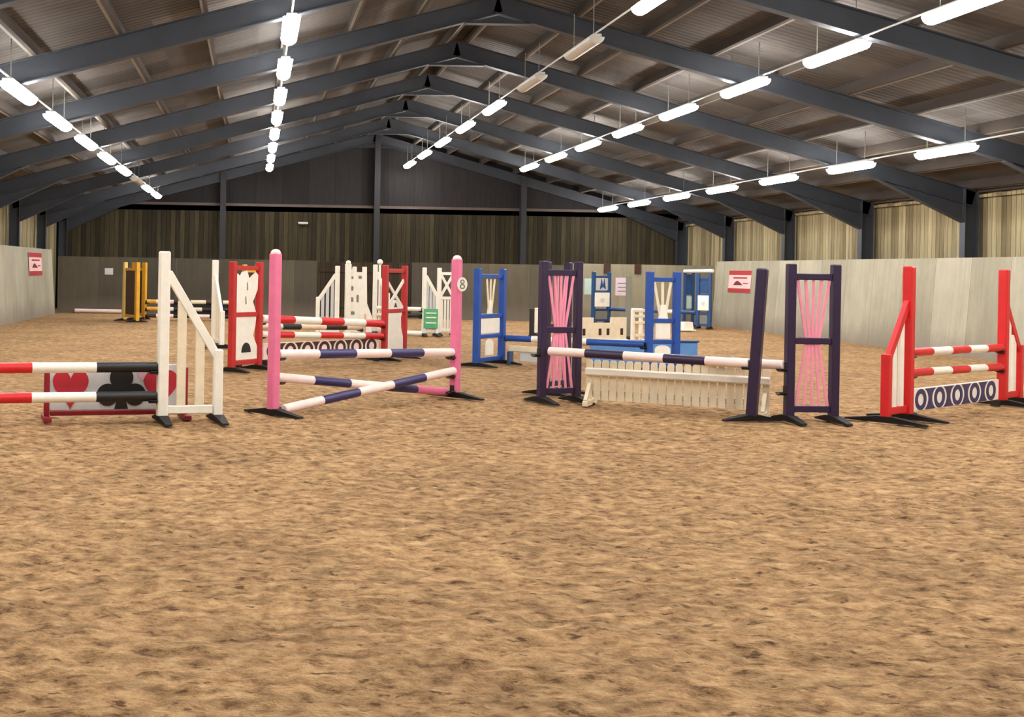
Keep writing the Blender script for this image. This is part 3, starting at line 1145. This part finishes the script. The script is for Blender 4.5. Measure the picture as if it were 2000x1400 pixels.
# ---- H. white castle fence behind the middle
w1 = Vector(gp(657, 657))
slant_wing('white slatted wing sloping down to the left, beside the castle turret', w1, math.radians(172), M['white'], M['greysheet'], 0.42, 1.55, 0.86, 1.36, 3, (), 'white wings of the castle fence', True, 0.07, 0.10)
w2 = Vector(gp(678, 655))
t = Thing('jump_wing', 'white castle turret wing with small dark windows', 'jump wing', (w2.x, w2.y, 0), math.radians(8), 'white wings of the castle fence')
t.box('post', (0, 0, 0.82), (0.13, 0.10, 1.56), M['white'], 0.01)
bmcap = bmesh.new()
bmesh.ops.create_uvsphere(bmcap, u_segments=12, v_segments=6, radius=0.06)
bmesh.ops.translate(bmcap, vec=(0, 0, 1.62), verts=bmcap.verts[:])
link_mesh('cap', bmcap, M['white'], t.o, True)
t.poly('turret_board', [(0.06, 0.08), (0.56, 0.08), (0.56, 0.42), (0.44, 0.72), (0.42, 1.54), (0.32, 1.54), (0.32, 1.42), (0.19, 1.42), (0.19, 1.54), (0.10, 1.54), (0.06, 1.40)], -0.015, 0.015, M['white'])
for (wx, wz, a_, b_) in ((0.27, 1.30, 0.035, 0.03), (0.09, 1.29, 0.025, 0.025), (0.09, 1.05, 0.03, 0.045), (0.09, 0.80, 0.035, 0.045), (0.22, 0.82, 0.025, 0.075), (0.11, 0.50, 0.045, 0.035)):
    t.poly('window', [(wx - a_, wz - b_), (wx + a_, wz - b_), (wx + a_, wz + b_), (wx, wz + b_ * 1.3), (wx - a_, wz + b_)], -0.019, -0.014, M['grey'])
t.foot(0, 0.6)
t.foot(0.5, 0.6)
w3 = Vector(gp(731, 652))
t = slant_wing('narrow white wing sloping down to the right, behind the crossed white arms', w3, math.radians(-15), M['white'], M['greysheet'], 0.30, 1.60, 0.95, 1.42, 1, (0.60, 0.44), 'white wings of the castle fence', True, 0.08, 0.10)
w3b = Vector(gp(740, 640))
tt = upright('slim white post topped by a white ball, behind the red crossed frame', w3b, 0, M['white'], 1.66, (), 0.06, None, 0.5)
bm = bmesh.new()
bmesh.ops.create_uvsphere(bm, u_segments=16, v_segments=8, radius=0.075)
bmesh.ops.translate(bm, vec=(0, 0, 1.68), verts=bm.verts[:])
link_mesh('ball', bm, M['white'], tt.o, True)
w4 = Vector(gp(827, 656))
t = slant_wing('white slatted wing with a green block low on its front', w4, math.radians(4), M['white'], M['greysheet'], 0.30, 1.55, 0.98, 1.36, 3, (0.60, 0.46), 'white wings of the castle fence', True, 0.06, 0.09)
t.box('green_block', (0.15, -0.05, 0.40), (0.32, 0.05, 0.44), M['green'], label='green block')
for zz in (0.30, 0.42, 0.52):
    t.box('block_stripe', (0.15, -0.08, zz), (0.24, 0.012, 0.03), M['white'])
w5 = Vector(gp(856, 655))
t = frame_wing('white frame wing with crossed braces behind the right pink stand', w5, math.radians(6), M['white'], 0.36, 1.55, (0.12, 0.86, 1.42), (), 'white wings of the castle fence', 0.09, 0.6)
t.bar('brace', (0.04, 0, 0.90), (0.32, 0, 1.40), 0.06, 0.022, M['white'])
t.bar('brace', (0.32, 0, 0.90), (0.04, 0, 1.40), 0.06, 0.020, M['white'])
for i in range(4):
    t.box('slat', (0.075 + i * 0.07, 0, 0.49), (0.048, 0.02, 0.70), M['white'], 0.003)
d = (w4 - w3).normalized()
e0, e1 = w3 + d * 0.06 , w4 - d * 0.055
pole('plain white pole of the castle fence', (e0.x, e0.y, 0.60), (e1.x, e1.y, 0.60), even('white', 'white'), 0.05)
pole('black pole of the castle fence under the white one', (e0.x, e0.y, 0.44), (e1.x, e1.y, 0.46), [(0.5, 'cream'), (1.0, 'black')], 0.05)
pole('white pole lying with one end lowered at the castle fence', (e0.x + 0.2, e0.y - 0.25, 0.06), (e1.x, e1.y - 0.12, 0.06), even('cream', 'white'), 0.055)

# ---- I. blue fence right of the middle
i1a, i1b = Vector(gp(930, 716)), Vector(gp(979, 710))
i2a, i2b = Vector(gp(1266, 727)), Vector(gp(1319, 727))


def blue_wing(label, base, rotz, W, cups, flip=False):
    t = frame_wing(label, base, rotz, M['blue'], W, 1.52, (0.10, 0.46, 0.78, 1.40), cups, 'blue wings with white strips', 0.10, 0.7)
    w2 = W / 2
    for f in (-1, -0.1, 0.8):
        t.bar('strip', (w2 + f * 0.035, -0.004 * f, 0.80), (w2 + f * 0.15, -0.004 * f, 1.36), 0.045, 0.014, M['cream'], bev=0.002)
    t.poly('waist_board', [(w2 - 0.08, 0.80), (w2 + 0.08, 0.80), (w2 + 0.04, 1.02), (w2 - 0.04, 1.02)], -0.016, 0.010, M['white'])
    t.box('panel', (w2, 0, 0.62), (W - 0.20, 0.02, 0.24), M['white'])
    pts = [(w2 - 0.13, 0.16), (w2 + 0.13, 0.16), (w2 + 0.13, 0.34)] + [(w2 + 0.13 * math.cos(PI * k / 8), 0.34 + 0.07 * math.sin(PI * k / 8)) for k in range(1, 8)] + [(w2 - 0.13, 0.34)]
    t.poly('lower_panel', pts, -0.010, 0.010, M['white'])
    return t


t = blue_wing('blue wing with cream strips right of the pink stand', i1b, ang(i1b, i1a), math.dist(i1a, i1b), (0.41,))
t.box('tag', (-0.055, -0.0, 1.02), (0.02, 0.07, 0.12), M['white'], label='small white tag')
blue_wing('blue wing with white strips behind the picket filler', i2a, ang(i2a, i2b), math.dist(i2a, i2b), (0.41,))
d = (i2a - i1b).normalized()
n = Vector((-d.y, d.x))
e0, e1 = i1b + d * 0.06, i2a - d * 0.06
pole('blue and white pole between the two blue wings', (e0.x, e0.y, 0.415), (e1.x, e1.y, 0.415), even('blue', 'white', 'white', 'blue', 'blue'), 0.05)
a_, b_ = i1b + d * 0.10 - n * 0.04, i1b + d * 0.80 - n * 0.04
t = Thing('filler_plank', 'white plank with small white box hanging under the blue and white pole', 'filler', (a_.x, a_.y, 0), ang(a_, b_))
t.box('plank', (0.38, 0, 0.255), (0.70, 0.03, 0.09), M['cream'])
t.box('foot', (0.06, 0, 0.105), (0.04, 0.2, 0.21), M['deepblue'])
t.box('foot', (0.66, 0, 0.105), (0.04, 0.2, 0.21), M['grey'])
t.box('panel', (0.36, 0.02, 0.13), (0.3, 0.02, 0.15), M['greysheet'])
wl0, wl1 = Vector(gp(1160, 714)) + Vector((0, 0.2)), Vector(gp(1368, 714)) + Vector((0, 0.2))
Lw = (wl1 - wl0).length
t = Thing('wall_filler', 'light blue low wall filler behind the right blue wing', 'filler', (wl0.x, wl0.y, 0), ang(wl0, wl1))
t.box('body', (Lw / 2, 0, 0.19), (Lw, 0.10, 0.36), M['skyblue'], 0.01)
t.box('coping', (Lw / 2, 0, 0.385), (Lw + 0.03, 0.14, 0.03), M['deepblue'], 0.006)
for x in (0.1, Lw - 0.1):
    t.box('foot', (x, 0, 0.012), (0.08, 0.36, 0.03), M['deepblue'])

# ---- J. far right: white crenellated wall, grey post, white ladder gate
j0, j1 = Vector(gp(1124, 673)), Vector(gp(1221, 671))
Lj = (j1 - j0).length
t = Thing('wall_filler', 'white crenellated low wall with square dark holes', 'filler', (j0.x, j0.y, 0), ang(j0, j1))
u = Lj
t.poly('body', [(0, 0.03), (u, 0.03), (u, 0.56), (0.70 * u, 0.56), (0.70 * u, 0.45), (0.33 * u, 0.45), (0.33 * u, 0.56), (0, 0.56)], -0.03, 0.03, M['cream'])
for fx in (0.14, 0.46, 0.62, 0.9):
    t.poly('hole', [(fx * u - 0.04, 0.19), (fx * u + 0.04, 0.19), (fx * u + 0.04, 0.33), (fx * u - 0.04, 0.33)], -0.034, -0.029, M['brown'])
t.box('base_rail', (u / 2, 0, 0.06), (u + 0.04, 0.12, 0.08), M['white'])
jg = Vector(gp(1226, 662))
upright('plain grey stand right of the white crenellated wall', jg, 0, M['grey'], 1.50, (0.66,), 0.11, None, 0.5, 0, 0, None, 1)
k0, k1 = Vector(gp(1235, 667)), Vector(gp(1266, 666))
Lk = (k1 - k0).length
t = Thing('gate_filler', 'white rail gate half hidden behind the right blue wing', 'filler', (k0.x, k0.y, 0), ang(k0, k1))
for x in (0.0, Lk / 2, Lk):
    t.box('post', (x, 0, 0.36), (0.08, 0.06, 0.70), M['white'])
for z in (0.14, 0.42, 0.56, 0.68):
    t.box('rail', (Lk / 2, -0.035, z), (Lk, 0.02, 0.065), M['cream'])
for x in (0.0, Lk):
    t.box('foot', (x, 0, 0.015), (0.07, 0.4, 0.04), M['white'])
jb = Vector(gp(1038, 660))
t = upright('short black stand beside a white one, left of the nearer purple wing', jb, 0, M['black'], 0.72, (), 0.10, None, 0.5)
jw = Vector(gp(1047, 655))
t = upright('short white stand right beside the short black one', jw, 0, M['white'], 0.70, (), 0.08, None, 0.5)

# ---- K. far blue fence in front of the far right kickboards
def far_blue(label, base, rotz, W, top):
    t = frame_wing(label, base, rotz, M['deepblue'], W, 1.55, (0.10, 0.42, 0.95, 1.40), (0.44,), 'far blue wings with white squares', 0.10, 0.5)
    t.box('square_panel', (W / 2, 0, 0.72), (W - 0.02, 0.12, 0.42), M['white'])
    t.box('square_mark', (W / 2, 0, 0.70), (W * 0.25, 0.13, 0.12), M['greysheet'])
    t.box('top_panel', (W / 2, 0, 1.20), (W - 0.08, 0.02, 0.40), top)
    t.box('lower_panel', (W / 2, 0, 0.26), (W - 0.08, 0.02, 0.26), M['grey'])
    return t


g0, g1 = Vector(gp(1158, 632)), Vector(gp(1188, 632))
tg = far_blue('far blue wing with a white square, in front of the pale back boards', g1, ang(g1, g0), math.dist(g0, g1), M['greysheet'])
tg.poly('emblem', [(0.12, 1.02), (0.18, 1.36), (0.23, 1.15), (0.28, 1.36), (0.34, 1.02), (0.23, 1.10)], -0.018, 0.018, M['deepblue'])
h0, h1 = Vector(gp(1362, 641)), Vector(gp(1385, 642))
far_blue('far blue wing with white square beside the end of the right kickboards', h0, ang(h0, h1), math.dist(h0, h1), M['deepblue'])
m0, m1 = Vector(gp(1336, 637)), Vector(gp(1352, 638))
t = Thing('jump_wing', 'dark blue boarded wing left of the one beside the right kickboards', 'jump wing', (m0.x, m0.y, 0), 0, 'far blue wings with white squares')
for i, x in enumerate((0.0, 0.24)):
    t.box('post', (x, 0, 0.80), (0.08, 0.08, 1.54), M['deepblue'])
    t.foot(x, 0.4)
t.box('top_panel', (0.12, 0, 1.22), (0.18, 0.03, 0.60), M['deepblue'])
t.box('square_panel', (0.12, 0, 0.70), (0.18, 0.03, 0.36), M['mint'])
t.box('rail', (0.12, 0, 0.40), (0.18, 0.05, 0.10), M['purple'])
tb2 = Thing('jump_block', 'low white block in front of the dark blue boarded wing', 'filler', (gp(1341, 646)[0], gp(1341, 646)[1], 0), 0.1)
tb2.poly('body', [(-0.14, 0), (0.14, 0), (0.11, 0.24), (-0.11, 0.24)], -0.12, 0.12, M['white'])
tb2.box('base_board', (0.0, -0.02, 0.02), (0.36, 0.34, 0.04), M['cream'])
d = (h0 - g1).normalized()
e0, e1 = g1 + d * 0.06, h0 - d * 0.06
pole('blue and white pole of the far blue fence', (e0.x, e0.y, 0.44), (e1.x, e1.y, 0.44), even('deepblue', 'greysheet', 'deepblue', 'white', 'deepblue'), 0.055)
pole('white pole propped across the tops of the far right blue wings', (m0.x - 0.02, m0.y - 0.02, 1.61), (h1.x + 0.06, h1.y - 0.03, 1.625), even('white', 'white'), 0.05)

# ---- L. things on the boards
def sign(label, loc, rotz, w, h):
    t = Thing('sign', label, 'sign', loc, rotz)
    t.box('board', (0, 0, h / 2), (w, 0.012, h), M['mark_pink'], 0.002)
    t.box('top_band', (0, -0.008, h * 0.89), (w, 0.008, h * 0.20), M['mark_red'], 0.001)
    t.box('bottom_band', (0, -0.008, h * 0.10), (w, 0.008, h * 0.18), M['mark_red'], 0.001)
    # blurred picture and lines of lettering in the middle of the board
    t.poly('picture_mark', [(-w * 0.28, h * 0.33), (w * 0.16, h * 0.33), (w * 0.05, h * 0.44), (-w * 0.10, h * 0.54), (-w * 0.20, h * 0.46)], -0.010, -0.006, M['mark_dark'])
    t.box('lettering', (w * 0.02, -0.008, h * 0.66), (w * 0.62, 0.004, h * 0.07), M['mark_red'], 0)
    t.box('lettering', (w * 0.27, -0.008, h * 0.42), (w * 0.22, 0.004, h * 0.05), M['mark_red'], 0)
    return t


# right sign sits on the sloping boards
tilt = math.atan(0.13 / 1.92)
ysg = 13.80 * F / (1441 - 497)
ts = sign('red and pink sign on the right kickboards near their far end', (KR + 0.13 * 1.02 / 1.92 - 0.012, ysg + 0.05, 1.02), -PI / 2, 1.55, 0.64)
ts.o.rotation_euler = (-tilt, 0, -PI / 2)
ysl = -6.0 * F / (76 - 497)
ts = sign('red and pink sign on the left kickboards near their far end', (KL - 0.13 * 1.0 / 1.92 + 0.012, ysl, 1.16), PI / 2, 1.9, 0.64)
ts.o.rotation_euler = (-tilt, 0, PI / 2)
t = Thing('notice', 'small white notice on the far left kickboards', 'sign', (-4.53, KYB - 0.004, 1.20), 0)
t.box('board', (0, 0, 0.09), (0.26, 0.014, 0.20), M['greysheet'], 0.002)
for (xx, ww, hh, zz, m, lab) in ((10.46, 0.36, 0.50, 0.84, 'mint', 'pale mint notice on the far right kickboards'),
                                 (11.48, 0.46, 0.56, 0.82, 'mauve', 'pale mauve notice with faint lines on the far right kickboards')):
    t = Thing('notice', lab, 'sign', (xx, KYB - 0.004, zz), 0)
    t.box('sheet', (0, 0, hh / 2), (ww, 0.010, hh), M[m], 0.002)
    if m == 'mauve':
        for q in range(3):
            t.box('lettering', (0, -0.007, hh * (0.25 + 0.22 * q)), (ww * 0.7, 0.004, 0.03), M['grey'], 0)
# dark blocks added on the far boards for gaps onto the dim gable
for xx, lab in ((10.98, 'dark block added for a gap atop the far right kickboards, left one'), (11.93, 'dark block added for a gap atop the far right kickboards, right one')):
    bm = bmesh.new()
    add_box(bm, (xx, KYB - 0.02, 1.66), (0.20, 0.05, 0.30), None, 0.006)
    struct(trim_name(), bm, M['brown'], lab)
t = Thing('wall_lamp', 'small pale lamp on the dark far gable boarding', 'light', (1.62, YB + 0.2, 2.98), 0)
t.box('bracket', (0, -0.03, 0.02), (0.10, 0.10, 0.05), M['grey'])
t.box('head', (0, -0.10, 0.05), (0.34, 0.14, 0.07), M['housing'], 0.015)
q0, q1 = gp(142, 611), gp(236, 612)
pole('pale pole lying on the sand at the foot of the far left kickboards', (q0[0], KYB - 0.16, 0.06), (q1[0], KYB - 0.16, 0.06), even('palepink', 'palepink'), 0.06, 'poles lying on the sand')

# details that belong to one part hang under that part
def base_name(o):
    return o.name.split('.')[0]


SUB = {'post': ['cap'], 'board': ['lettering', 'picture_mark', 'top_band', 'bottom_band'], 'panel': ['heart_emblem', 'club_emblem', 'diamond_emblem'], 'body': ['hole'], 'turret_board': ['window'], 'cutout_board': ['arch_opening', 'slit'], 'plank': ['painted_ring', 'painted_bar'], 'square_panel': ['square_mark'], 'green_block': ['block_stripe'], 'door_panel': ['door_rail', 'door_handle'], 'sheet': ['lettering'], 'top_panel': ['emblem']}
for host, kids in SUB.items():
    for o in list(bpy.data.objects):
        if base_name(o) != host or o.parent is None or o.parent.parent is not None:
            continue
        if any(abs(v) > 1e-6 for v in (*o.location, *o.rotation_euler)):
            continue
        for ch in list(o.parent.children):
            if base_name(ch) in kids:
                ch.parent = o

# ------------------------------------------------------------------ camera, world, view
cam = bpy.data.cameras.new('camera')
cam.sensor_width = 36.0
cam.lens = F / 2000.0 * 36.0
cam.shift_x = (1000 - PX) / 2000.0
cam.shift_y = -(700 - PY) / 2000.0
cam.clip_end = 200
co = bpy.data.objects.new('camera', cam)
col.objects.link(co)
c, s = math.cos(ROLL), math.sin(ROLL)
co.matrix_world = Matrix(((c, -s, 0, 0), (0, 0, -1, 0), (s, c, 0, HC), (0, 0, 0, 1)))
scene.camera = co

w = bpy.data.worlds.new('world')
w.use_nodes = True
w.node_tree.nodes['Background'].inputs[0].default_value = (0.5, 0.55, 0.6, 1)
w.node_tree.nodes['Background'].inputs[1].default_value = 0.05
scene.world = w

vs = scene.view_settings
vs.view_transform = 'Standard'
vs.look = 'None'
vs.exposure = 0.58
vs.gamma = 1.0
vs.use_curve_mapping = False
scene.cycles.use_denoising = True
scene.cycles.max_bounces = 8
scene.cycles.diffuse_bounces = 4
scene.cycles.sample_clamp_indirect = 6.0
